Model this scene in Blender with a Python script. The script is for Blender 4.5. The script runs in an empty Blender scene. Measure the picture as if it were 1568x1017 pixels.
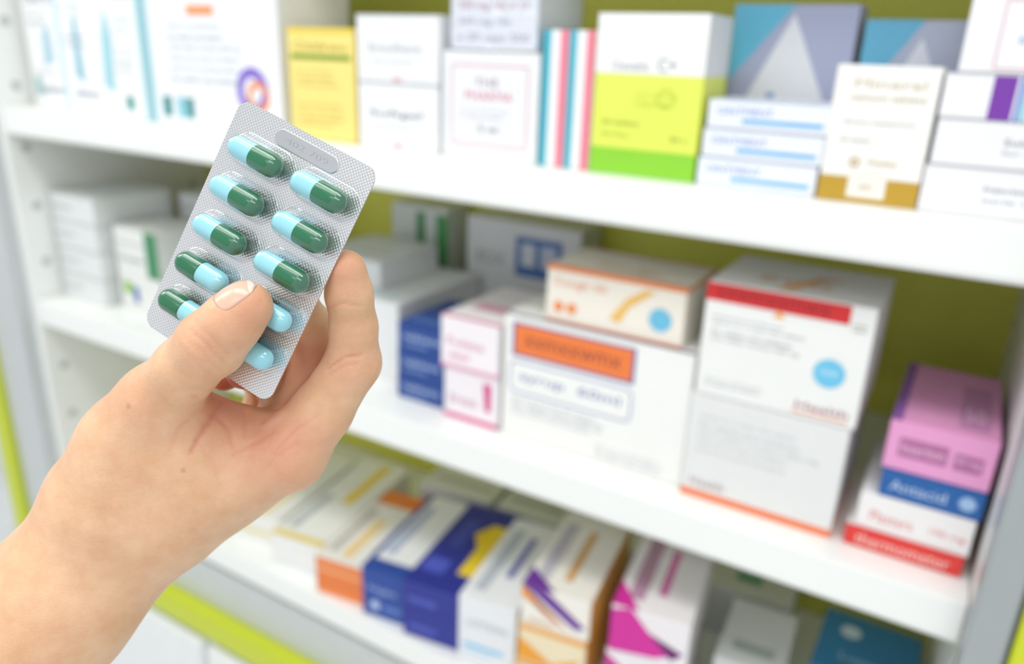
import bpy, bmesh, math, random
import numpy as np
from mathutils import Matrix, Vector, noise as mnoise
from mathutils.bvhtree import BVHTree
random.seed(4)
scene=bpy.context.scene
try:
    scene.view_settings.view_transform='Standard'
except Exception: pass

# ------------------------------------------------------------ materials
def lin(c):
    return tuple((x/12.92 if x<=0.04045 else ((x+0.055)/1.055)**2.4) for x in c)
def hexc(h):
    h=h.lstrip('#'); return lin([int(h[i:i+2],16)/255 for i in (0,2,4)])
MATS={}
def mat(h,rough=0.42,metal=0.0,name=None,noise=0.03,emit=0):
    key=(h,rough,metal)
    if key in MATS: return MATS[key]
    m=bpy.data.materials.new(name or ('card_'+h.strip('#')))
    m.use_nodes=True; nt=m.node_tree; b=nt.nodes['Principled BSDF']
    c=hexc(h)
    n=nt.nodes.new('ShaderNodeTexNoise'); n.inputs['Scale'].default_value=30
    r=nt.nodes.new('ShaderNodeMix'); r.data_type='RGBA'
    r.inputs[6].default_value=(*[x*(1-noise) for x in c],1)
    r.inputs[7].default_value=(*[min(1,x*(1+noise)) for x in c],1)
    tc=nt.nodes.new('ShaderNodeTexCoord')
    nt.links.new(tc.outputs['Object'],n.inputs['Vector'])
    nt.links.new(n.outputs['Fac'],r.inputs[0]); nt.links.new(r.outputs[2],b.inputs['Base Color'])
    b.inputs['Roughness'].default_value=rough; b.inputs['Metallic'].default_value=metal
    MATS[key]=m; return m

def newobj(name,me,parent=None):
    o=bpy.data.objects.new(name,me); scene.collection.objects.link(o)
    if parent: o.parent=parent
    return o
def mesh_from(name,verts,faces,mats,fm=None,smooth=False):
    me=bpy.data.meshes.new(name); me.from_pydata([tuple(v) for v in verts],[],faces)
    for m in mats: me.materials.append(m)
    if fm is not None: me.polygons.foreach_set('material_index',fm)
    if smooth: me.polygons.foreach_set('use_smooth',[True]*len(me.polygons))
    me.update(); return me
def bevbox(name,x0,y0,z0,x1,y1,z1,m,bev=0.002,parent=None):
    bm=bmesh.new(); bmesh.ops.create_cube(bm,size=1)
    cx,cy,cz=(x0+x1)/2,(y0+y1)/2,(z0+z1)/2
    bmesh.ops.scale(bm,vec=(x1-x0,y1-y0,z1-z0),verts=bm.verts)
    if bev>0: bmesh.ops.bevel(bm,geom=list(bm.edges),offset=bev,segments=2,affect='EDGES')
    me=bpy.data.meshes.new(name); bm.to_mesh(me); bm.free(); me.materials.append(m)
    o=newobj(name,me,parent); o.location=(cx,cy,cz); return o
def extrude_profile(name,prof,x0,x1,m,parent=None):
    n=len(prof); v=[(x0,p[0],p[1]) for p in prof]+[(x1,p[0],p[1]) for p in prof]
    f=[[i,(i+1)%n,n+(i+1)%n,n+i] for i in range(n)]+[list(range(n))[::-1],list(range(n,2*n))]
    me=mesh_from(name,v,f,[m]); bm=bmesh.new(); bm.from_mesh(me)
    bmesh.ops.recalc_face_normals(bm,faces=bm.faces); bmesh.ops.bevel(bm,geom=list(bm.edges),offset=0.0015,segments=2,affect='EDGES')
    bm.to_mesh(me); bm.free()
    return newobj(name,me,parent)

# ------------------------------------------------------------ text meshes
TC={}
def textmesh(s):
    if s in TC: return TC[s]
    cu=bpy.data.curves.new('t','FONT'); cu.body=s; cu.resolution_u=2
    o=bpy.data.objects.new('t',cu); scene.collection.objects.link(o)
    dg=bpy.context.evaluated_depsgraph_get()
    me=bpy.data.meshes.new_from_object(o.evaluated_get(dg))
    v=np.array([p.co[:] for p in me.vertices]); f=[list(p.vertices) for p in me.polygons]
    bpy.data.objects.remove(o); bpy.data.curves.remove(cu); bpy.data.meshes.remove(me)
    v=v-v.min(0); TC[s]=(v,f,v[:,0].max(),v[:,1].max()); return TC[s]

def carton(name,x,y,z,w,d,h,col,dec=(),rot=0):
    """folded-card medicine carton, origin at its front-left-bottom corner"""
    bm=bmesh.new(); bmesh.ops.create_cube(bm,size=1)
    bmesh.ops.scale(bm,vec=(w,d,h),verts=bm.verts); bmesh.ops.translate(bm,vec=(w/2,d/2,h/2),verts=bm.verts)
    bmesh.ops.bevel(bm,geom=list(bm.edges),offset=0.0010,segments=2,affect='EDGES')
    bm.verts.ensure_lookup_table(); bm.verts.index_update()
    V=[tuple(v.co) for v in bm.verts]; F=[[q.index for q in f.verts] for f in bm.faces]; FM=[0]*len(F); bm.free()
    mats=[mat(col)]; idx={col:0}
    def mi(c):
        if c not in idx: idx[c]=len(mats); mats.append(mat(c))
        return idx[c]
    lay=[0]
    def P(face,u,v,e):
        if face=='F': return (u*w,-e,v*h)
        if face=='T': return (u*w,v*d,h+e)
        if face=='R': return (w+e,u*d,v*h)
        return (-e,(1-u)*d,v*h)
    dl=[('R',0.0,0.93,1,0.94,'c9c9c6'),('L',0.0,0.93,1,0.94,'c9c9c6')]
    for it in list(dl)+list(dec):
        lay[0]+=1; e=0.00012+0.00004*lay[0]
        if it[0]=='t':
            _,face,u0,v0,u1,hh,s,c=it
            tv,tf,tw,th=textmesh(s); b=len(V)
            for q in tv: V.append(P(face,u0+(u1-u0)*q[0]/tw,v0+hh*q[1]/th,e))
            for f in tf: F.append([b+i for i in f]); FM.append(mi(c))
        elif it[0]=='p':
            _,face,pts,c=it; b=len(V)
            for q in pts: V.append(P(face,q[0],q[1],e))
            F.append(list(range(b,b+len(pts)))); FM.append(mi(c))
        elif it[0]=='o':
            _,face,u0,v0,u1,v1,t,c=it[:8]; b=len(V); W=(w if face in 'FT' else d); H=(h if face!='T' else d)
            r=min((u1-u0)*W,(v1-v0)*H)*(0.22 if len(it)<9 else .03)
            for off in (0,t):
                x0,x1,y0,y1=u0*W+off,u1*W-off,v0*H+off,v1*H-off; rr=max(r-off,0.0004)
                for cx,cy,a0 in ((x1-rr,y1-rr,0),(x0+rr,y1-rr,90),(x0+rr,y0+rr,180),(x1-rr,y0+rr,270)):
                    for k in range(5):
                        a=math.radians(a0+k*22.5); V.append(P(face,(cx+rr*math.cos(a))/W,(cy+rr*math.sin(a))/H,e))
            for i in range(20):
                j=(i+1)%20; F.append([b+i,b+j,b+20+j,b+20+i]); FM.append(mi(c))
        elif it[0]=='c':
            _,face,u,v,r,ri,c=it; b=len(V); W=(w if face in 'FT' else d); H=(h if face!='T' else d)
            N=20
            for rad in (r,ri):
                for k in range(N):
                    a=2*math.pi*k/N; V.append(P(face,u+rad*math.cos(a)/W,v+rad*math.sin(a)/H,e))
            for i in range(N):
                j=(i+1)%N; F.append([b+i,b+j,b+N+j,b+N+i]); FM.append(mi(c))
        else:
            face,u0,v0,u1,v1,c=it; b=len(V)
            for q in ((u0,v0),(u1,v0),(u1,v1),(u0,v1)): V.append(P(face,q[0],q[1],e))
            F.append([b,b+1,b+2,b+3]); FM.append(mi(c))
    me=mesh_from(name,V,F,mats,FM); o=newobj(name,me); o.location=(x,y,z); o.rotation_euler=(0,0,math.radians(rot)); return o

def lines(face,u0,u1,vs,c,hh=0.03):
    out=[]
    L=["store in a cool dry place","for adults and children","each tablet contains 500 mg","keep out of reach of children"]
    for i,v in enumerate(vs):
        out.append(('t',face,u0,v,u0+(u1-u0)*random.uniform(.7,1),hh,L[i%4],c))
    return out

# ------------------------------------------------------------ room + shelf unit
WHITE='f5f6f5'
m_white=mat('f3f5f2',0.35,name='shelf_enamel_white',noise=0.01)
m_lime=mat('c6d132',0.45,name='lime_laminate'); m_back=mat('eceb66',0.5,name='lime_back_panel',noise=0.05)
m_grey=mat('a9afb0',0.35,0.35,name='grey_steel'); m_wall=mat('e9edf0',0.6,name='wall_paint',noise=0.01)
def tile_mat():
    m=bpy.data.materials.new('floor_tile'); m.use_nodes=True; nt=m.node_tree; b=nt.nodes['Principled BSDF']
    br=nt.nodes.new('ShaderNodeTexBrick'); br.offset=0; br.inputs['Scale'].default_value=1.6
    br.inputs['Color1'].default_value=(.82,.84,.86,1); br.inputs['Color2'].default_value=(.78,.8,.82,1); br.inputs['Mortar'].default_value=(.5,.5,.5,1)
    br.inputs['Mortar Size'].default_value=.006; br.inputs['Row Height'].default_value=.5
    tc=nt.nodes.new('ShaderNodeTexCoord'); nt.links.new(tc.outputs['Object'],br.inputs['Vector']); nt.links.new(br.outputs['Color'],b.inputs['Base Color'])
    b.inputs['Roughness'].default_value=.15; return m
bevbox('floor',-6,-4,-0.05,3,.6,0,tile_mat(),0)
bevbox('wall_back',-6,.5,0,3,.6,2.8,m_wall,0)
bevbox('ceiling',-6,-4,2.8,3,.6,2.85,mat('f5f5f3',.7),0)

unit=bpy.data.objects.new('pharmacy_shelving_unit',None); scene.collection.objects.link(unit)
Z1,Z2,Z3=1.389,1.054,0.707
XL,XR=-1.40,0.07
for i,zt in enumerate((Z1,Z2,Z3,1.735,)):
    prof=[(0,zt),(0,zt-.042),(.004,zt-.046),(.018,zt-.046),(.022,zt-.022),(.39,zt-.022),(.39,zt)]
    extrude_profile('shelf_board_%d'%(i+1),prof,XL+.001,XR-.001,m_white,unit)
bevbox('back_panel',-1.58,.391,.5,.2,.41,2.1,m_back,.001,unit)
bevbox('side_panel_right',XR,0,.5,XR+.02,.39,2.1,m_white,.001,unit)
bevbox('side_panel_left',XL-.02,.0,.5,XL,.39,2.1,m_white,.001,unit)
bevbox('post_right',XR,-.03,.5,XR+.03,-.001,2.1,m_grey,.002,unit)
bevbox('post_right_rib',XR+.0302,-.02,.5,XR+.034,-.001,2.1,mat('8d9190',.4,.4),.0005,unit)
bevbox('post_left',XL-.13,-.02,.5,XL-.0205,.03,2.1,mat('c9cdce',.35,.2),.003,unit)
bevbox('lime_trim_right',XR+.0345,-.03,.0,XR+.13,.39,2.1,mat('cfd928',.45),.002,unit)
bevbox('lime_trim_left',XL-.18,-.03,.0,XL-.131,.39,2.1,m_lime,.002,unit)
bevbox('bottom_rail_grey',XL-.13,-.004,.575,XR+.034,.39,.655,mat('c8cccb',.35,.1),.002,unit)
bevbox('lime_trim_bottom',XL-.13,-.03,.528,XR+.034,.39,.574,m_lime,.002,unit)
bevbox('base_cabinet',XL-.13,-.02,.002,XR+.034,.39,.527,mat('e6e9ea',.35),.003,unit)
for j in range(3):
    bevbox('cabinet_door_%d'%(j+1),XL-.12+j*.54,-.036,.06,XL-.12+j*.54+.53,-.0205,.515,mat('eceeee',.3),.004,unit)
hv=[];hf=[]
for sx in (XL+.0006,XR-.0006):
    for yy in ((.03,.35) if sx<-1 else (.35,)):
        for k in range(14):
            zz=.62+k*.1; b=len(hv)
            for a in range(14):
                t=a*math.pi/7; hv.append((sx,yy+.008*math.cos(t),zz+.008*math.sin(t)))
            hf.append([b+q for q in range(14)])
newobj('shelf_pin_holes',mesh_from('shelf_pin_holes',hv,hf,[mat('c2c6c6',.6)]),unit)

# ------------------------------------------------------------ SHELF 1
zb=Z1+.0004
Y=.03
carton('pale_text_carton',-1.385,Y+.02,zb,.10,.12,.21,WHITE,[('F',.1,.08,.3,.22,'9fc4c4'),('t','F',.15,.75,.85,.06,'CARE 20','7f8cb0'),('p','F',[(.45,.3),(.75,.35),(.7,.6),(.5,.55)],'b2d2e2'),('t','F',.25,.1,.9,.07,'tablets','7c86a0')]+lines('F',.15,.85,[.66,.6,.24],'98a6b8'))
carton('pale_text_carton',-1.28,Y+.01,zb,.105,.12,.215,WHITE,[('F',.05,.0,.12,.95,'b3dbe8'),('p','F',[(.4,.25),(.6,.2),(.55,.7),(.45,.6)],'8cc4d8'),('t','F',.2,.8,.9,.05,'relief 12','8f74b4'),('t','F',.3,.1,.9,.06,'tablets','7c86a0')]+lines('F',.2,.9,[.7,.5,.44],'9fb0c0'))
carton('pale_text_carton',-1.17,Y,zb,.12,.12,.22,WHITE,[('F',.92,.0,1,1,'9fd6e0'),('p','F',[(.15,.2),(.35,.15),(.4,.5),(.3,.7),(.2,.5)],'a4d6e2'),('F',.55,.05,.7,.14,'3c9c98'),('t','F',.4,.88,.85,.05,'Plus 30','8aa0c0')]+lines('F',.45,.85,[.8,.74,.6,.54,.4,.34,.28],'a6b2c0'))
carton('large_white_carton',-1.045,Y,zb,.265,.13,.225,'f0f2f5',[('F',.0,.0,.035,1,'7fc9d8'),('F',.36,.635,.56,.69,'f0a06a'),('c','F',.80,.23,.030,.017,'8b6fd0'),('c','F',.84,.20,.020,.012,'f0935a'),('F',.10,.04,.17,.16,'2f8f93'),('F',.22,.04,.28,.16,'7fc9d8'),('F',.29,.04,.35,.16,'2f8f93'),('t','F',.2,.76,.85,.06,'Nutrition Formula','8d95b8')]+lines('F',.2,.75,[.56,.50,.44,.38,.32,.26],'a3abb6',.025))
carton('yellow_carton',-.765,Y,zb,.108,.12,.131,'f7e486',[('F',.05,.72,.95,.77,'7d9a2c'),('t','F',.1,.8,.9,.08,'Childrens','a8932c'),('F',.0,.95,1,1,'efd34e')]+lines('F',.12,.85,[.6,.54,.48,.3,.24,.18,.12],'b39d40',.03))
for k,zz in enumerate((0,.0735)):
    carton('white_stacked_carton',-.652,Y,zb+zz,.118,.12,.073,'f0f1f3',[('t','F',.15,.45,.8,.14,'Softgel' if k==0 else 'Emollient','5f6874' if k==0 else 'a9b0b8'),('F',.1,.12,.9,.125,'d0d0d4'),('F',.45,.03,.55,.07,'e68894'),('F',0,.97,1,1,'d9dbdf')]+lines('F',.2,.75,[.28],'a5abb2',.06))
carton('pink_outline_carton',-.529,Y,zb,.122,.12,.111,'eceef1',[('o','F',.1,.12,.9,.88,.0014,'de8c9c',1),('t','F',.25,.55,.75,.09,'PHARMA','dc8496'),('t','F',.35,.68,.6,.08,'THE','a98aa0'),('t','F',.4,.25,.6,.07,'5 ml','6d7380')]+lines('F',.2,.8,[.44,.38],'c3b4c0',.03))
bagged=carton('bagged_carton',-.524,Y+.008,zb+.1125,.108,.10,.066,'e3e5ee',[('t','F',.08,.1,.92,.16,'x 20 caps 500','9f8fb0'),('t','F',.1,.58,.9,.16,'500 mg 10s x 12','b9808e'),('t','F',.1,.36,.7,.12,'500 mg 10s','8a8faa')])
sx=-.404
for k in range(2):
    carton('striped_slim_carton',sx+k*.029,Y+.002,zb,.0285,.12,.134,'f1f2f2',[('F',0,0,.28,1,'3fb2c6'),('F',.66,0,.98,1,'ec7f95'),('L',0,0,1,1,'3fb2c6')])
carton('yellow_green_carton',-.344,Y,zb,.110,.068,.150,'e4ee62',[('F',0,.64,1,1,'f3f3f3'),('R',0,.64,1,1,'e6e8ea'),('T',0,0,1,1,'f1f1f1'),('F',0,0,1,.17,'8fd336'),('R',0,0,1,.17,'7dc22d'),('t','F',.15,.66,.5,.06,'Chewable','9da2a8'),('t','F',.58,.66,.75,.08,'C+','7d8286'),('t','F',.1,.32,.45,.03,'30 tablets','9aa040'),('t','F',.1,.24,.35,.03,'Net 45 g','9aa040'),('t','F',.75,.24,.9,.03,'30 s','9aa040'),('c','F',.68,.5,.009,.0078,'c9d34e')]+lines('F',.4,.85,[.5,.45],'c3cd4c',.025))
for k in range(3):
    carton('blue_line_carton',-.231+.002*k,Y,zb+.0262*k,.108,.07,.0257,'ebeff7',[('t','F',.08,.48,.55,.25,'OINTMENT',('7f9ad4')),('F',.3,.22,.95,.36,'5fb2ec'),('T',.1,.1,.9,.3,'c5d7ec'),('F',0,.96,1,1,'ccd6ea')])
carton('triangle_print_carton',-.245,.14,zb,.118,.05,.165,'b4bad8',[('p','F',[(0,.55),(0,1),(.5,1)],'6cc3e6'),('p','F',[(.0,.2),(.5,.95),(1,.2),(1,0),(0,0)],'eef1f8'),('F',.35,.0,.42,.5,'98b2de'),('F',0,.0,1,.05,'b8c4e0')])
carton('triangle_print_carton',-.12,.14,zb,.10,.05,.152,'b8bfd6',[('p','F',[(0,.5),(0,1),(.5,1)],'6abade'),('p','F',[(.0,.2),(.5,.9),(1,.2),(1,0),(0,0)],'e3e7f2')])
carton('gold_band_carton',-.120,Y-.004,zb,.079,.07,.112,'f3f2ee',[('F',0,0,1,.19,'c09a30'),('F',.3,.04,.68,.24,'f1eee6'),('t','F',.2,.84,.88,.06,'Mineral','d2c4a0'),('t','F',.18,.75,.9,.045,'calcium tablets','c6ba98'),('t','F',.15,.58,.85,.025,'dietary supplement','8f8b82'),('t','F',.15,.45,.45,.025,'60 tablets','a8a49a'),('c','F',.33,.30,.004,.0024,'b8912c'),('t','F',.45,.28,.75,.045,'Vitality','c4a24e'),('t','F',.42,.1,.54,.045,'60','c4b48e')])
zz=zb
for k,(hh,extra,xo) in enumerate((( .038,[('t','F',.45,.5,.95,.14,'Injection set','6a6f78'),('t','F',.45,.3,.8,.1,'sterile 10','a4a8b0')],0),(.036,[('t','F',.5,.5,.95,.14,'Solution 5','6f747d'),('t','F',.5,.3,.8,.1,'for use','a4a8b0')],.002),(.034,[('F',.34,.0,.5,1,'7a3aa8'),('F',.52,.0,.545,1,'3f77d0'),('F',.56,.0,.585,1,'5fc3d6'),('t','F',.72,.62,.95,.18,'Eye',('5a6070')),('t','F',.7,.12,.95,.2,'100 IU','4a5060')],.001),(.058,[('o','F',.25,.05,1.0,.9,.001,'dfa4b4',1),('t','F',.4,.35,.95,.1,'Dropper','6fb0d0')],.008))):
    carton('white_slim_carton',-.0395+xo,Y-.005,zz,.099-xo,.09,hh,'f0f0f3',extra+[('F',0,.965,1,1,'d5d6da')]); zz+=hh+.0004

# ------------------------------------------------------------ SHELF 2
zb=Z2+.0004
for k in range(4):
    carton('plain_white_carton',-1.392+.002*(k%2),.05,zb+k*.0475,.125,.15,.047,'e2e6e5',[('F',0,.45,.5,.55,'b9c1c1'),('F',0,.96,1,1,'c9cdcc')])
    carton('plain_white_carton',-1.245+.002*(k%2),.20,zb+k*.0465,.20,.12,.046,'dfe3e2',[('F',0,.45,.2,.55,'b9bfbf'),('F',0,.96,1,1,'c9cdcc')])
carton('green_side_carton',-1.25,.07,zb,.115,.10,.145,'e8eae6',[('F',.0,.8,1,.84,'cfd4d0'),('F',.72,.45,1,1,'3f8a5c'),('F',.1,.2,.3,.35,'8fc24a'),('F',.32,.1,.45,.3,'3b60b0'),('R',0,0,1,1,'dfe3df'),('t','F',.08,.6,.65,.08,'Granules','8a9a94')])
carton('plain_white_carton',-1.03,.08,zb,.17,.16,.10,'e2e5e4',lines('F',.1,.8,[.6,.4],'a9aeb2',.08))
carton('plain_white_carton',-.845,.09,zb,.20,.2,.115,'e6e8e8',lines('F',.1,.8,[.7,.55,.3],'a9aeb2',.05)+[('T',.1,.1,.5,.15,'b5bcbf'),('T',.55,.1,.9,.13,'8fd0e0')])
carton('plain_white_carton',-.84,.13,zb+.1155,.13,.14,.04,'e2e5e6',[('T',.1,.3,.9,.35,'b5bcbf'),('F',.1,.3,.6,.5,'b5bcbf')])
carton('green_white_carton',-.835,.31,zb,.115,.06,.205,'d6dcd7',[('F',.45,.1,.6,.95,'3e8a4f'),('F',.8,.1,1,.95,'4a9a56')])
carton('grey_blue_label_carton',-.675,.30,zb,.2,.07,.205,'dcdfdf',[('F',.45,.6,.85,.9,'4a74b4'),('F',.5,.68,.62,.85,'d9dfe6'),('F',.67,.68,.8,.85,'c8d2e2'),('t','F',.1,.65,.35,.1,'BOX','9aa0a0')])
for k in range(3):
    carton('navy_carton',-.620+.001*k,.055,zb+k*.0362,.081,.12,.0358,'20468f',[('t','F',.12,.4,.85,.25,'tablets','b9cbe8'),('F',.15,.15,.6,.22,'7f9fd0'),('T',.1,.1,.9,.25,'3f66b0')])
carton('pink_white_carton',-.535,.045,zb,.083,.14,.069,'efe9ed',[('F',0,0,1,.09,'d64f8f'),('t','F',.12,.3,.6,.2,'Iron','c3789c'),('p','F',[(.72,.85),(.86,.85),(.86,.3),(.76,.3)],'d23c86')])
carton('pink_white_carton',-.539,.043,zb+.0694,.086,.15,.068,'f2ecef',[('F',0,.0,1,.07,'e6a0bc'),('t','F',.12,.45,.75,.16,'Folate','d67fa3'),('F',.15,.2,.5,.3,'e9b9cb'),('T',.0,.0,1,.05,'df7aa0'),('T',.2,.3,.9,.45,'e3a0bb')])
carton('large_syrup_carton',-.447,.045,zb,.233,.19,.157,'f0f1ed',[('F',.05,.68,.72,.95,'4b5aa0'),('F',.065,.70,.705,.935,'ef7e3a'),('t','F',.12,.77,.65,.085,'xxmxxwmx','8d3f3a'),('o','F',.04,.38,.72,.64,.0016,'7d86c0'),('t','F',.10,.47,.66,.09,'syrup  60ml','7a80b8')]+lines('F',.06,.6,[.32,.28,.24,.20],'8589a8',.022)+lines('F',.55,.95,[.12,.08,.04],'9a9db4',.02)+[('T',0,0,1,.03,'5a4f80')])
carton('orange_print_carton',-.397,.052,zb+.1578,.164,.10,.066,'f3ecdf',[('F',0,.92,1,1,'ee8a4a'),('F',0,0,1,.04,'ee9a5a'),('t','F',.06,.62,.45,.17,'Cough 50','e98a5a'),('p','F',[(.48,.25),(.56,.2),(.62,.5),(.8,.85),(.72,.85),(.6,.65),(.54,.45)],'f0c26a'),('c','F',.84,.4,.013,0,'6fc0e0'),('c','F',.10,.28,.0065,0,'ee9250'),('c','F',.2,.28,.0065,0,'ee9250'),('T',0,0,1,.04,'ee8a4a'),('t','T',.3,.2,.75,.2,'Cough','e7b07a'),('T',0,.96,1,1,'ee9a5a'),('R',0,.92,1,1,'ee9a5a')])
for k in range(2):
    D=[('F',.0,.84,.86,.99,'d5292b')] if k else [('F',0,0,1,.07,'ee7d48'),('R',0,0,1,.07,'ee7d48')]
    if k:
        D+=[('t','F',.06,.875,.75,.08,'xxwmxxmwx','8f1f26'),('F',.05,.7,.5,.715,'c5c8c8'),('p','F',[(.42,.79),(.5,.79),(.46,.85)],'f0a848'),('c','F',.80,.42,.0145,0,'6cc3e6'),('t','F',.75,.4,.85,.05,'new','c8e6f4'),('t','F',.64,.08,.95,.06,'Health','9a3f55'),('F',.62,.04,.95,.055,'ef9a78'),('t','T',.25,.25,.7,.16,'500','e9b58a'),('p','T',[(.4,.1),(.5,.1),(.62,.5),(.75,.6),(.6,.6)],'f0b070'),('F',.88,.8,.96,.815,'c5c0b5'),('F',.88,.84,.96,.855,'c5c0b5')]+lines('F',.06,.7,[.64,.56,.5],'8e9296',.035)+lines('F',.06,.5,[.14,.1],'a4a7aa',.025)
    else:
        D+=lines('F',.08,.9,[.78,.7,.62,.54,.46],'a9acb0',.03)+[('t','F',.06,.12,.3,.07,'Health','a98f8f')]
    carton('pain_relief_carton',-.2115+.003*k,.037-.001*k,zb+k*.1212,.156,.13,.1205,'eeefec' if k else 'e4e5e4',D)
zz=zb
for k,(nm,xx,w,hh,d,col,D) in enumerate((
  ('red_white_carton',-.043,.103,.023,.15,'e03a35',[('t','F',.1,.2,.9,.5,'thermometer','f7d8d0'),('T',0,0,1,1,'eeecea')]),
  ('white_red_text_carton',-.036,.098,.037,.14,'efedec',[('t','F',.12,.25,.5,.3,'Plasters','e07a7a'),('t','F',.65,.3,.95,.2,'100 mg','e06a6a'),('F',0,0,1,.06,'f0dada')]),
  ('blue_carton',-.022,.086,.029,.12,'1f5fa6',[('t','F',.1,.3,.65,.36,'Antacid','c2d6ee'),('c','F',.85,.5,.007,.0,'9fc0e4')]),
  ('pink_carton',-.024,.088,.050,.17,'e79fce',[('F',.12,.3,.58,.68,'b06a9a'),('t','F',.15,.4,.55,.2,'Insertion','f0c0dc'),('F',.64,.3,.9,.62,'b06a9a'),('t','F',.66,.4,.88,.16,'50 mg','f0c0dc'),('T',0,0,.1,1,'8a5aa8'),('T',.62,.1,.9,.75,'c88ab8'),('t','T',.66,.2,.86,.2,'50','f0c6e0')]))):
    carton(nm,xx,.038+.001*k,zz,w,d,hh,col,D); zz+=hh+.0005

# ------------------------------------------------------------ SHELF 3
zb=Z3+.0004; R=8
carton('yellow_stripe_carton',-.965,.04,zb,.095,.22,.055,'ecece7',[('T',.1,.3,.25,.9,'b9bfc0'),('T',.55,.0,.65,.7,'f0d87a'),('F',0,.3,1,.4,'e8cf60')],R)
carton('yellow_stripe_carton',-.855,.02,zb,.098,.27,.058,'eeeeea',[('T',.12,.1,.28,.5,'b5bbc0'),('T',.5,.45,.7,.95,'f2d14a'),('F',0,.0,1,.2,'e9ebea'),('T',0,0,1,.05,'ead06a')],R)
carton('orange_white_carton',-.746,.008,zb,.085,.21,.064,'ee8340',[('T',0,0,1,.8,'edebe5'),('T',.4,.08,.6,.6,'f0cf90'),('T',.1,.1,.25,.7,'b9b5ae'),('F',.0,.68,1,.74,'f6b98a'),('F',.0,.35,1,.4,'d86a2c'),('L',0,0,1,1,'ebe7e0')],R)
carton('blue_white_carton',-.655,.009,zb,.073,.21,.084,'24479a',[('T',0,.12,1,1,'e9eaec'),('t','F',.15,.5,.8,.15,'Night','a9bde6'),('c','F',.3,.25,.008,0,'b9c8ea'),('T',.2,.2,.4,.85,'a9b4d0'),('T',.0,.12,.12,1,'24479a'),('F',.5,.2,.9,.3,'5f80c8')],R)
for k in range(2):
    carton('deep_blue_carton',-.578,.008,zb+k*.0465,.09,.22,.046,'232c8e',[('F',.1,.3,.6,.5,'4a58b8'),('T',.7,.2,.95,.8,'f0d02e'),('T',.1,.15,.5,.3,'4a58c0'),('T',.2,.45,.45,.8,'3a46a8'),('F',0,.96,1,1,'4450b0'),('p','T',[(.7,.5),(.5,.65),(.7,.8)],'e8c22e')],R)
carton('light_blue_line_carton',-.481,.006,zb,.084,.2,.112,'e9ebee',[('F',.1,.28,.8,.34,'7fc6ec'),('F',.1,.2,.6,.23,'b4dcf0'),('T',.15,.1,.35,.85,'b9c0cc'),('T',.5,.3,.62,.8,'6a6ab4'),('t','F',.15,.6,.85,.1,'LOTION','a4aab4')],R)
for k in range(3):
    top=(k==2)
    carton('purple_orange_carton',-.388+.002*k,.004,zb+.0575*k,.090,.19,.057,'f1ede4' if top else 'efe0bd',([('p','F',[(.0,1),(.35,1),(.95,.3),(.8,.2),(.4,.6)],'6a2f96'),('p','F',[(.0,1),(0,.7),(.45,.45),(.7,.1),(.3,.4)],'f0952e'),('F',.1,.08,.5,.16,'e0b9a0'),('R',0,0,1,1,'e8a850'),('T',.1,.1,.3,.8,'bfbbc6'),('T',.5,.15,.62,.75,'d8a86a'),('p','T',[(.0,0),(.5,0),(0,.2)],'6a2f96')] if top else [('p','F',[(0,.0),(0,.6),(.3,.3),(.6,.0)],'f0a22e'),('F',0,.82,1,.94,'f0a030'),('p','F',[(.5,.1),(.9,.1),(.9,.4)],'f0b040'),('R',0,0,1,1,'e8a03a')]),R)
for k in range(3):
    top=(k==2)
    carton('magenta_white_carton',-.268+.002*k,.004,zb+.0655*k,.092,.19,.065,'efeaec',([('p','F',[(.0,.0),(.0,.9),(.25,1),(.5,.6),(.95,.35),(.6,.1)],'d3279a'),('p','F',[(.5,.6),(.95,.35),(.8,.15)],'6a1f6a'),('T',.15,.1,.35,.85,'b990a8'),('T',.5,.2,.6,.7,'d86aa8'),('p','T',[(.0,0),(.35,0),(0,.25)],'d3279a'),('R',0,0,1,1,'e6dfe2')] if top else [('p','F',[(.0,.3),(.0,.9),(.4,.5),(.2,.2)],'d3279a'),('F',.4,.2,.9,.26,'c9a0bc')]),R)
carton('grey_white_carton',-.155,.07,zb,.08,.12,.125,'d5d8d8',[('F',.1,.7,.9,.74,'a9aeae'),('T',.2,.2,.8,.35,'a9b4b2')],4)
carton('teal_print_carton',-.055,.12,zb,.112,.12,.125,'2f7fae',[('c','F',.2,.8,.009,0,'cfe3ee'),('c','F',.45,.8,.006,.003,'a9cde0'),('c','F',.2,.5,.008,0,'8fc0da'),('t','F',.35,.45,.9,.1,'Lozenge','a9d2ea'),('t','T',.25,.2,.8,.15,'Lozenge','a9d2ea'),('c','T',.3,.7,.012,0,'cfe3ee')],0)
carton('grey_back_carton',-.74,.26,zb,.14,.10,.07,'dfe1de',[('T',.1,.3,.9,.4,'a9afa9')],4)
carton('grey_back_carton',-.58,.255,zb,.12,.11,.08,'d6dad8',[('T',.1,.3,.9,.4,'99a4a0')],4)
carton('grey_back_carton',-.42,.25,zb,.12,.11,.09,'dfe2e0',[('T',.1,.3,.6,.4,'7f98a9')],4)
carton('grey_back_carton',-.22,.26,zb,.12,.10,.08,'d2d6d6',[('T',.3,.3,.6,.5,'4aa08a')],3)
carton('plain_white_carton',-1.2,.05,zb,.2,.2,.05,'e6e8e8',[('T',.1,.3,.9,.35,'b5bcbf')],0)

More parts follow.
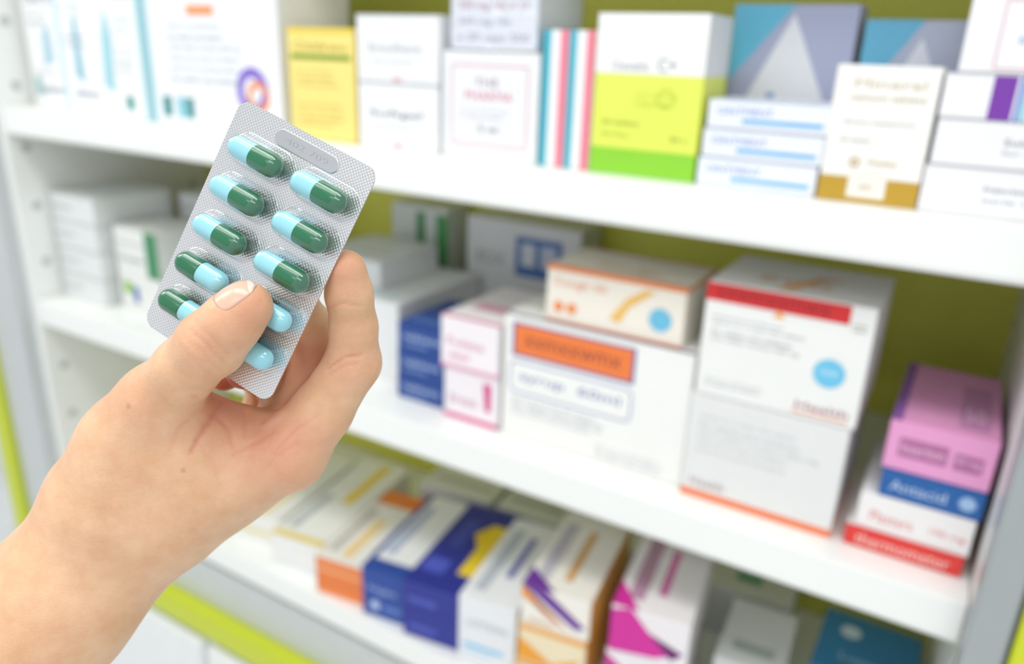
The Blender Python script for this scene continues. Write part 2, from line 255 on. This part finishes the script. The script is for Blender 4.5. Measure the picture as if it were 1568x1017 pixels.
# ------------------------------------------------------------ hand
CAM=Vector((0,-.70,1.5))
RM=Matrix(((.8557,.2037,-.4756),(.5166,-.2730,.8115),(.0354,-.9402,-.3387)))
ORG=Vector((-.0900,.0,.285))
M=Matrix.Translation(CAM+RM@ORG)@RM.to_4x4()
OM=np.array([-90.,0.,285.])
def tcap(P,a,b,ra,rb):
    a=np.array(a,dtype=np.float32); b=np.array(b,dtype=np.float32); ab=b-a; L=float((ab**2).sum())
    X,Yy,Zz=P
    h=((X-a[0])*ab[0]+(Yy-a[1])*ab[1]+(Zz-a[2])*ab[2])/L; h=np.clip(h,0,1)
    d=np.sqrt((X-a[0]-h*ab[0])**2+(Yy-a[1]-h*ab[1])**2+(Zz-a[2]-h*ab[2])**2)
    return d-(ra+(rb-ra)*h)
lo=np.array([-320.,-45.,205.]); hi=np.array([-36.,300.,368.]); st=1.1
n=np.ceil((hi-lo)/st).astype(int)+1
ax=[(lo[i]+st*np.arange(n[i])).astype(np.float32) for i in range(3)]
def smin(a,b,k):
    h=np.clip(k-np.abs(a-b),0,None)/k
    return np.minimum(a,b)-h*h*k*.25
def field(chains,k):
    D=np.full(n,200.,dtype=np.float32)
    for ch in chains:
        for (a,ra),(b,rb) in zip(ch[:-1],ch[1:]):
            mr=max(ra,rb)+k+9
            l=np.minimum(a,b)-mr; h=np.maximum(a,b)+mr
            i0=np.clip(((l-lo)/st).astype(int),0,n-1); i1=np.clip(((h-lo)/st).astype(int)+2,1,n)
            s=tuple(slice(i0[q],i1[q]) for q in range(3))
            P=(ax[0][s[0]][:,None,None],ax[1][s[1]][None,:,None],ax[2][s[2]][None,None,:])
            D[s]=smin(D[s],tcap(P,a,b,ra,rb),k)
    return D
palm=[
 [((-176.3-5,106.2-4,294),22),((-157,69.6,299),20.5)], [((-176.3+6,106.2+4,298),22),((-143.5,78.2,302),20)],
 [((-290,280,215),34),((-237.7,189.5,262),31),((-202.8,142.3,283),27.5),((-176.3,106.2,295),25)],
 [((-152,73,300),21),((-132.1,66.5,299),20),((-110.8,53.5,296),17.5),((-85.0,45.6,293),14.2)],
 [((-146,72,306),20),((-115,58,312),16),((-89.9,46.5,309),13)],
 [((-148,72,312),17),((-120,58,322),15),((-100.4,49,325),12.5)],
 [((-150,74,314),16),((-128,62,328),14),((-114.4,52.6,339),11.5)],
 [((-152.2,60,294),20),((-140.6,42,288),17),((-127.5,26,279),13.5)],
 [((-140,58,296),19),((-121.6,42.5,294),16.5),((-106,44,298),12.5)],
]
thumb=[[((-127.5,26,279),13.0),((-112.4,12.8,266.5),10.6),((-100.3,3.7,259),11.0),((-92.4,-3.1,254.8),9.4),((-86.8,-8.3,253.4),8.6)]]
fingers=[
 [[((-84.2,45.6,293),13.8),((-71.4,29.8,291),11.2),((-58.6,11.3,286),10.0),((-57.1,-1.9,279.5),8.3),((-57.3,-13.4,272.5),8.1),((-57.2,-21.6,267.3),7.0)]],
 [[((-89.9,46.5,309),12),((-83.6,29.1,308),10),((-76.4,9.5,306),9.3),((-76.6,-2,297),8.4),((-79.5,-9.2,286),7.8),((-82.2,-14.9,276),7)]],
 [[((-100.4,49,325),12),((-96,34,325),10),((-89.3,18.2,322),9),((-95.8,9.6,308),8),((-102.8,15.2,297),7)]],
 [[((-114.4,52.6,339),11),((-110,38,338),9),((-105.3,23.1,334),8),((-110.7,14.4,320),7.3),((-114,17,307),6.3)]],
]
Dp=field(palm,13)
Dp=smin(Dp,field(thumb,4),8)
FD=None
for f in fingers:
    q=field(f,3.0); FD=q if FD is None else smin(FD,q,1.0)
D=smin(Dp,FD,4.5); del Dp,FD
S=D<0
c=[S[a:n[0]-1+a,b:n[1]-1+b,d:n[2]-1+d] for a in (0,1) for b in (0,1) for d in (0,1)]
anyc=c[0].copy(); allc=c[0].copy()
for q in c[1:]: anyc|=q; allc&=q
act=anyc&~allc; cells=np.argwhere(act); idx=np.full(act.shape,-1,dtype=np.int64); idx[act]=np.arange(len(cells))
acc=np.zeros((len(cells),3)); cnt=np.zeros(len(cells))
for axis in range(3):
    o1,o2=[q for q in range(3) if q!=axis]
    for a in (0,1):
        for b in (0,1):
            p0=cells.copy(); p0[:,o1]+=a; p0[:,o2]+=b; p1=p0.copy(); p1[:,axis]+=1
            v0=D[tuple(p0.T)]; v1=D[tuple(p1.T)]; m=(v0<0)!=(v1<0)
            t=np.where(m,v0/np.where(m,v0-v1,1),0); pos=p0.astype(float); pos[:,axis]+=t
            acc[m]+=pos[m]; cnt[m]+=1
VV=lo+st*(acc/cnt[:,None])
FF=[]
for axis in range(3):
    e=np.diff(S.astype(np.int8),axis=axis); loc=np.argwhere(e!=0); sg=e[tuple(loc.T)]
    u,v=(axis+1)%3,(axis+2)%3
    ok=(loc[:,u]>0)&(loc[:,v]>0)&(loc[:,u]<n[u]-1)&(loc[:,v]<n[v]-1); loc=loc[ok]; sg=sg[ok]
    q=[]
    for du,dv in ((-1,-1),(0,-1),(0,0),(-1,0)):
        l=loc.copy(); l[:,u]+=du; l[:,v]+=dv; q.append(idx[tuple(l.T)])
    q=np.stack(q,1); q[sg>0]=q[sg>0][:,::-1]; FF.append(q)
FF=np.concatenate(FF)
E=np.concatenate([FF[:,[0,1]],FF[:,[1,2]],FF[:,[2,3]],FF[:,[3,0]]])
deg=np.bincount(E.ravel(),minlength=len(VV)).astype(float)
for it in range(5):
    s=np.zeros_like(VV)
    for k in range(3):
        s[:,k]=np.bincount(E[:,0],VV[E[:,1],k],len(VV))+np.bincount(E[:,1],VV[E[:,0],k],len(VV))
    VV=VV*.4+.6*s/deg[:,None]
me=bpy.data.meshes.new('hand'); me.from_pydata(((VV-OM)/1000).tolist(),[],FF.tolist()); me.update()
N=np.zeros(len(VV)*3,dtype=np.float32); me.vertices.foreach_get('normal',N); N=N.reshape(-1,3)
cre=[([(-107,22),(-108.5,32),(-113,42)],.8,.9),([(-108,30),(-103,35),(-100,42)],.6,.45),([(-92,33),(-84,24),(-76,17)],.8,.8),
     ([(-66,13),(-60,9),(-54,8)],.6,.6),([(-66,15.5),(-60,12),(-55,11)],.6,.4),([(-64,-8),(-58,-10),(-52,-9)],.6,.45),
     ([(-103,-1),(-97,4),(-93,10)],.5,.38),([(-105.5,1),(-99,6),(-95,13)],.5,.32),([(-101,-3.5),(-95,2),(-91,7)],.45,.28),([(-108,3),(-102,9),(-98,15)],.45,.22),
     ([(-100,44),(-93,40),(-86,36)],.7,.35),([(-112,38),(-106,47),(-104,55)],.6,.3),([(-86,44),(-79,36),(-70,30)],.6,.3),([(-110,28),(-116,34),(-120,42)],.6,.3),
     ([(-97,38),(-99,31),(-104,27)],.6,.3),([(-90,50),(-84,44),(-77,40)],.6,.25)]
disp=np.zeros(len(VV)); 
for pl,w,dp in cre:
    best=np.full(len(VV),1e9)
    for a,b in zip(pl[:-1],pl[1:]):
        a=np.array(a);b=np.array(b);ab=b-a;h=np.clip(((VV[:,:2]-a)@ab)/(ab@ab),0,1)
        best=np.minimum(best,np.linalg.norm(VV[:,:2]-a-h[:,None]*ab,axis=1))
    disp+=dp*np.exp(-(best/w)**2)*np.clip(-N[:,2]*1.5,0,1)
VV2=VV-N*disp[:,None]
me.vertices.foreach_set('co',((VV2-OM)/1000).astype(np.float32).ravel())
red=np.clip(disp*.6,0,.5)
for p,r,s in (((-84,-8,250),9,.5),((-98,4,250),11,.25),((-57,-22,262),9,.5),((-57,10,280),10,.4),((-103,16,292),9,1.0),((-114,18,303),9,1.0),((-108,28,285),11,.45),((-92,38,283),16,.35),((-84,46,285),14,.25),((-80,8,300),14,.6),((-128,22,270),14,.2),((-75,40,285),12,.25)):
    red+=s*np.exp(-((VV-np.array(p))**2).sum(1)/r**2)
at=me.attributes.new('redness','FLOAT','POINT'); at.data.foreach_set('value',np.clip(red,0,1).astype(np.float32))
me.polygons.foreach_set('use_smooth',[True]*len(me.polygons))
def skin():
    m=bpy.data.materials.new('skin'); m.use_nodes=True; nt=m.node_tree; b=nt.nodes['Principled BSDF']; L=nt.links.new
    tc=nt.nodes.new('ShaderNodeTexCoord')
    n1=nt.nodes.new('ShaderNodeTexNoise'); n1.inputs['Scale'].default_value=70; n1.inputs['Detail'].default_value=6; n1.inputs['Roughness'].default_value=.6
    L(tc.outputs['Object'],n1.inputs['Vector'])
    r1=nt.nodes.new('ShaderNodeValToRGB'); L(n1.outputs['Fac'],r1.inputs[0]); r1.color_ramp.elements[0].position=.35; r1.color_ramp.elements[1].position=.65
    r1.color_ramp.elements[0].color=(*hexc('dcab84'),1); r1.color_ramp.elements[1].color=(*hexc('e8bf9a'),1)
    a=nt.nodes.new('ShaderNodeAttribute'); a.attribute_name='redness'
    mx2=nt.nodes.new('ShaderNodeMix'); mx2.data_type='RGBA'; L(a.outputs['Fac'],mx2.inputs[0]); L(r1.outputs[0],mx2.inputs[6]); mx2.inputs[7].default_value=(*hexc('d68873'),1)
    vo=nt.nodes.new('ShaderNodeTexVoronoi'); vo.inputs['Scale'].default_value=42; L(tc.outputs['Object'],vo.inputs['Vector'])
    cr=nt.nodes.new('ShaderNodeValToRGB'); cr.color_ramp.elements[0].position=.02; cr.color_ramp.elements[0].color=(1,1,1,1); cr.color_ramp.elements[1].position=.06; cr.color_ramp.elements[1].color=(0,0,0,1)
    L(vo.outputs['Distance'],cr.inputs[0])
    mu=nt.nodes.new('ShaderNodeMath'); mu.operation='MULTIPLY'; mu.inputs[1].default_value=.35; L(cr.outputs[0],mu.inputs[0])
    mx3=nt.nodes.new('ShaderNodeMix'); mx3.data_type='RGBA'; L(mu.outputs[0],mx3.inputs[0]); L(mx2.outputs[2],mx3.inputs[6]); mx3.inputs[7].default_value=(*hexc('9a6748'),1)
    L(mx3.outputs[2],b.inputs['Base Color'])
    b.inputs['Roughness'].default_value=.40
    b.inputs['Subsurface Weight'].default_value=.2; b.inputs['Subsurface Radius'].default_value=(1,.4,.25); b.inputs['Subsurface Scale'].default_value=.003
    n2=nt.nodes.new('ShaderNodeTexVoronoi'); n2.feature='DISTANCE_TO_EDGE'; n2.inputs['Scale'].default_value=1300; L(tc.outputs['Object'],n2.inputs['Vector'])
    n3=nt.nodes.new('ShaderNodeTexNoise'); n3.inputs['Scale'].default_value=420; n3.inputs['Detail'].default_value=4; L(tc.outputs['Object'],n3.inputs['Vector'])
    ad=nt.nodes.new('ShaderNodeMath'); L(n2.outputs['Distance'],ad.inputs[0]); L(n3.outputs['Fac'],ad.inputs[1])
    bp=nt.nodes.new('ShaderNodeBump'); bp.inputs['Strength'].default_value=.45; bp.inputs['Distance'].default_value=.0003; L(ad.outputs[0],bp.inputs['Height']); L(bp.outputs[0],b.inputs['Normal'])
    return m
me.materials.append(skin()); hand=newobj('left_hand_and_forearm',me); hand.matrix_world=M
m_nail=mat('e6b7a1',.22,name='fingernail',noise=.02); m_ntip=mat('eed6c8',.25,name='fingernail_tip')
me.update()
bvh=BVHTree.FromPolygons([q.co.copy() for q in me.vertices],[tuple(p.vertices) for p in me.polygons])
OV=Vector(OM)
def nail(name,C,t,nn,hl=6.0,half=50):
    """nail plate laid on the fingertip surface: sunk at the fold and sides, proud at the free edge"""
    C=Vector(C); t=Vector(t).normalized(); nn=Vector(nn); nn=(nn-t*nn.dot(t)).normalized(); b=t.cross(nn)
    V=[];F=[];FM=[];A,B=18,16
    for i in range(A+1):
        sx=-1+2*i/A
        for j in range(B+1):
            y=-1+2*j/B; a=math.radians(half*y*(1-abs(sx)**5*.25))
            s=hl*sx+ (1.0*(1-y*y)*sx*abs(sx) if sx>0 else -1.4*(1-y*y)*abs(sx)*1.0*abs(sx))
            dr=nn*math.cos(a)+b*math.sin(a); p=C+t*s+dr*22
            hit=bvh.ray_cast((p-OV)/1000,-dr,.03)[0]
            base=hit*1000+OV if hit is not None else C+t*s+dr*8.5
            hh=.36*(1-y**4)*min(1,(sx+1)*2.2)-.12+ (.25*max(0,sx-.6)/.4)
            V.append((base+dr*hh-OV)/1000)
    for i in range(A):
        for j in range(B):
            q=i*(B+1)+j; F.append([q,q+1,q+B+2,q+B+1]); FM.append(1 if i>=A-2 else 0)
    o=newobj(name,mesh_from(name,V,F,[m_nail,m_ntip],FM,smooth=True),hand)
    md=o.modifiers.new('s','SOLIDIFY'); md.thickness=.0003; md.offset=0
    return o
nail('thumb_nail',(-85.6,-9.5,253.2),(.76,-.62,-.12),(-.05,-.78,-.6),5.2,48)
nail('index_nail',(-57.4,-19,269),(0,-.8,-.55),(.3,-.3,1),4.6,48)
nail('middle_nail',(-81.5,-13.5,278),(-.25,-.5,-.85),(.2,-.6,.3),4.6,48)

# ------------------------------------------------------------ blister pack
u=Vector((.846,.484,-.225)).normalized(); v=Vector((-.461,.874,.154)); v=(v-u*v.dot(u)).normalized(); nn=u.cross(v)
BM=Matrix((( u.x,-v.x,-nn.x),(u.y,-v.y,-nn.y),(u.z,-v.z,-nn.z)))
bl_m=Matrix.Translation(CAM+RM@Vector((-.0887,-.0281,.268)))@(RM@BM).to_4x4()
def foil():
    m=bpy.data.materials.new('knurled_foil'); m.use_nodes=True; nt=m.node_tree; b=nt.nodes['Principled BSDF']; L=nt.links.new
    tc=nt.nodes.new('ShaderNodeTexCoord'); sp=nt.nodes.new('ShaderNodeSeparateXYZ'); L(tc.outputs['Object'],sp.inputs[0])
    def mth(op,a,bb=None):
        q=nt.nodes.new('ShaderNodeMath'); q.operation=op
        for i,x in enumerate((a,bb)):
            if x is None: continue
            if isinstance(x,(int,float)): q.inputs[i].default_value=x
            else: L(x,q.inputs[i])
        return q.outputs[0]
    k=2*math.pi/.00095
    a=mth('SINE',mth('MULTIPLY',mth('ADD',sp.outputs[0],sp.outputs[1]),k*.7)); c=mth('SINE',mth('MULTIPLY',mth('SUBTRACT',sp.outputs[0],sp.outputs[1]),k*.7))
    hh=mth('MAXIMUM',mth('ADD',a,c),-.6)
    bp=nt.nodes.new('ShaderNodeBump'); bp.inputs['Strength'].default_value=.45; bp.inputs['Distance'].default_value=.00006; L(hh,bp.inputs['Height']); L(bp.outputs[0],b.inputs['Normal'])
    cr=nt.nodes.new('ShaderNodeValToRGB'); L(mth('MULTIPLY',mth('ADD',hh,.6),.4),cr.inputs[0]); cr.color_ramp.elements[0].color=(.68,.68,.70,1); cr.color_ramp.elements[1].color=(.94,.94,.96,1)
    L(cr.outputs[0],b.inputs['Base Color']); b.inputs['Metallic'].default_value=.85; b.inputs['Roughness'].default_value=.24
    return m
m_foil=foil()
def rrect(w,h,r,k=8):
    out=[]
    for cx,cy,a0 in ((w/2-r,h/2-r,0),(-w/2+r,h/2-r,90),(-w/2+r,-h/2+r,180),(w/2-r,-h/2+r,270)):
        for i in range(k+1):
            a=math.radians(a0+90*i/k); out.append((cx+r*math.cos(a),cy+r*math.sin(a)))
    return out
rr=rrect(.0585,.0885,.0045); k=len(rr)
V=[(x,y,.0002) for x,y in rr]+[(x,y,-.0003) for x,y in rr]
F=[list(range(k)),list(range(k,2*k))[::-1]]+[[i,k+i,k+(i+1)%k,(i+1)%k] for i in range(k)]
pack=newobj('capsule_blister_pack',mesh_from('blister_foil',V,F,[m_foil])); pack.matrix_world=bl_m
def clear(nm,rough,ior):
    m=bpy.data.materials.new(nm); m.use_nodes=True; nt=m.node_tree; L=nt.links.new
    for q in list(nt.nodes):
        if q.type!='OUTPUT_MATERIAL': nt.nodes.remove(q)
    out=[q for q in nt.nodes if q.type=='OUTPUT_MATERIAL'][0]
    t=nt.nodes.new('ShaderNodeBsdfTransparent'); t.inputs[0].default_value=(.97,.98,.985,1)
    g=nt.nodes.new('ShaderNodeBsdfGlossy'); g.inputs['Roughness'].default_value=rough
    f=nt.nodes.new('ShaderNodeFresnel'); f.inputs['IOR'].default_value=ior
    ge=nt.nodes.new('ShaderNodeNewGeometry'); iv=nt.nodes.new('ShaderNodeMath'); iv.operation='SUBTRACT'; iv.inputs[0].default_value=1; L(ge.outputs['Backfacing'],iv.inputs[1])
    mu=nt.nodes.new('ShaderNodeMath'); mu.operation='MULTIPLY'; L(f.outputs[0],mu.inputs[0]); L(iv.outputs[0],mu.inputs[1])
    mx=nt.nodes.new('ShaderNodeMixShader'); L(mu.outputs[0],mx.inputs[0]); L(t.outputs[0],mx.inputs[1]); L(g.outputs[0],mx.inputs[2]); L(mx.outputs[0],out.inputs[0]); return m
m_clear=clear('clear_pvc',.05,1.75); m_bag=clear('clear_film',.15,1.6)
bm=bmesh.new(); bmesh.ops.create_cube(bm,size=1); bmesh.ops.subdivide_edges(bm,edges=list(bm.edges),cuts=14,use_grid_fill=True)
bmesh.ops.scale(bm,vec=(.112,.104,.068),verts=bm.verts); bmesh.ops.translate(bm,vec=(.054,.05,.0335),verts=bm.verts)
for q in bm.verts:
    nz=mnoise.noise(q.co*70)*.003+mnoise.noise(q.co*160)*.0015
    d=(q.co-Vector((.054,.05,.033))); q.co+=Vector((d.x,d.y,0)).normalized()*abs(nz)*.5+Vector((0,-abs(nz) if d.y<0 else 0,max(0,nz) if q.co.z>.06 else 0))
mb=bpy.data.meshes.new('film'); bm.to_mesh(mb); bm.free(); mb.materials.append(m_bag); newobj('plastic_bag',mb,bagged)

def dome(rings,hl,cx,cy,V,F,seg=12):
    b=len(V); per=2*(seg+1)
    for r,z in rings:
        for s in (1,-1):
            for i in range(seg+1):
                a=math.radians(-90+180*i/seg)+(0 if s==1 else math.pi); V.append((cx+s*hl+r*math.cos(a),cy+r*math.sin(a),z))
    for q in range(len(rings)-1):
        for i in range(per):
            j=(i+1)%per; F.append([b+q*per+i,b+q*per+j,b+(q+1)*per+j,b+(q+1)*per+i])
    F.append([b+(len(rings)-1)*per+i for i in range(per)])
V=[];F=[]; rg=[(.0063,.00025),(.0058,.0005),(.0054,.0010)]+[(.0053*math.cos(t)**.7,.0022+.0064*math.sin(t)) for t in [math.radians(x) for x in (0,15,30,45,58,70,80,86)]]
cents=[((-.0124,.0152)[sx],.0292-.0148*r,r) for r in range(5) for sx in (0,1)]
for cx,cy,r in cents:
    dome(rg,.0070,cx+.0005,cy,V,F)
newobj('clear_cavities',mesh_from('cav',V,F,[m_clear],smooth=True),pack)
m_cy=mat('99dbe8',.18,name='capsule_cyan',noise=.01); m_gr=mat('2a6f4e',.18,name='capsule_green',noise=.01)
V=[];F=[];FM=[]
def lathe(prof,cx,cy,cz,mi,flip):
    b=len(V); S=24
    for x,r in prof:
        for i in range(S):
            a=2*math.pi*i/S; V.append((cx+x*(-1 if flip else 1),cy+r*math.cos(a),cz+r*math.sin(a)))
    for q in range(len(prof)-1):
        for i in range(S):
            j=(i+1)%S; F.append([b+q*S+i,b+q*S+j,b+(q+1)*S+j,b+(q+1)*S+i]); FM.append(mi)
for cx,cy,r in cents:
    flip=(r>=3); jx=random.uniform(-.0005,.0003)
    rb,rc=.0039,.0042
    body=[(-.0109+rb-rb*math.cos(t),max(1e-5,rb*math.sin(t))) for t in [math.radians(x) for x in range(0,91,10)]]+[(.004,rb)]
    cap=[(-.0002,rb*.98),(-.0002,rc-.0001),(.0001,rc)]+[(.0109-rc+rc*math.sin(t),max(1e-5,rc*math.cos(t))) for t in [math.radians(x) for x in range(0,91,10)]]
    ox=cx+jx
    lathe(body,ox,cy,.0046,0,flip); lathe(cap,ox,cy,.0046,1,flip)
co=newobj('capsules',mesh_from('capsules',V,F,[m_cy,m_gr],FM,smooth=True),pack)
bm=bmesh.new(); bm.from_mesh(co.data); bmesh.ops.recalc_face_normals(bm,faces=bm.faces); bm.to_mesh(co.data); bm.free()
V=[];F=[]; dome([(.0030,.0002),(.0028,.00045),(.0025,.0005)],.0105,.002,.0388,V,F)
m_emb=mat('d3d4d8',.25,.9,name='embossed_foil')
newobj('embossed_plate',mesh_from('plate',V,F,[m_emb]),pack)
tv,tf,tw,th=textmesh('402 709')
vv=[(-.007+.018*q[0]/tw,.0378+.0020*q[1]/th,.00058) for q in tv]
newobj('embossed_text',mesh_from('lot',vv,tf,[mat('cdced2',.3,.9)]),pack)

# ------------------------------------------------------------ lights / world / camera
w=bpy.data.worlds.new('W'); scene.world=w; w.use_nodes=True
bg=w.node_tree.nodes['Background']; bg.inputs[0].default_value=(.95,.975,1,1); bg.inputs[1].default_value=.87
def area(name,loc,sx,sy,e,rot=(0,0,0)):
    l=bpy.data.lights.new(name,'AREA'); l.shape='RECTANGLE'; l.size=sx; l.size_y=sy; l.energy=e; l.color=(1,.99,.98)
    o=bpy.data.objects.new(name,l); scene.collection.objects.link(o); o.location=loc; o.rotation_euler=rot
area('ceiling_light_panel',(-.2,-.8,2.75),1.8,.4,17)
area('ceiling_light_panel',(-2.2,-1.0,2.75),1.8,.6,18)
area('ceiling_light_panel',(.6,-2.2,2.75),1.8,.6,17)
cd=bpy.data.cameras.new('camera'); cam=bpy.data.objects.new('camera',cd); scene.collection.objects.link(cam)
cd.sensor_width=36; cd.lens=27.23; cd.clip_start=.01
Rc=Matrix(((.8557,-.2037,.4756),(.5166,.2730,-.8115),(.0354,.9402,.3387)))
cam.matrix_world=Matrix.Translation(CAM)@Rc.to_4x4()
cd.dof.use_dof=True; cd.dof.focus_distance=.264; cd.dof.aperture_fstop=5.6
scene.camera=cam
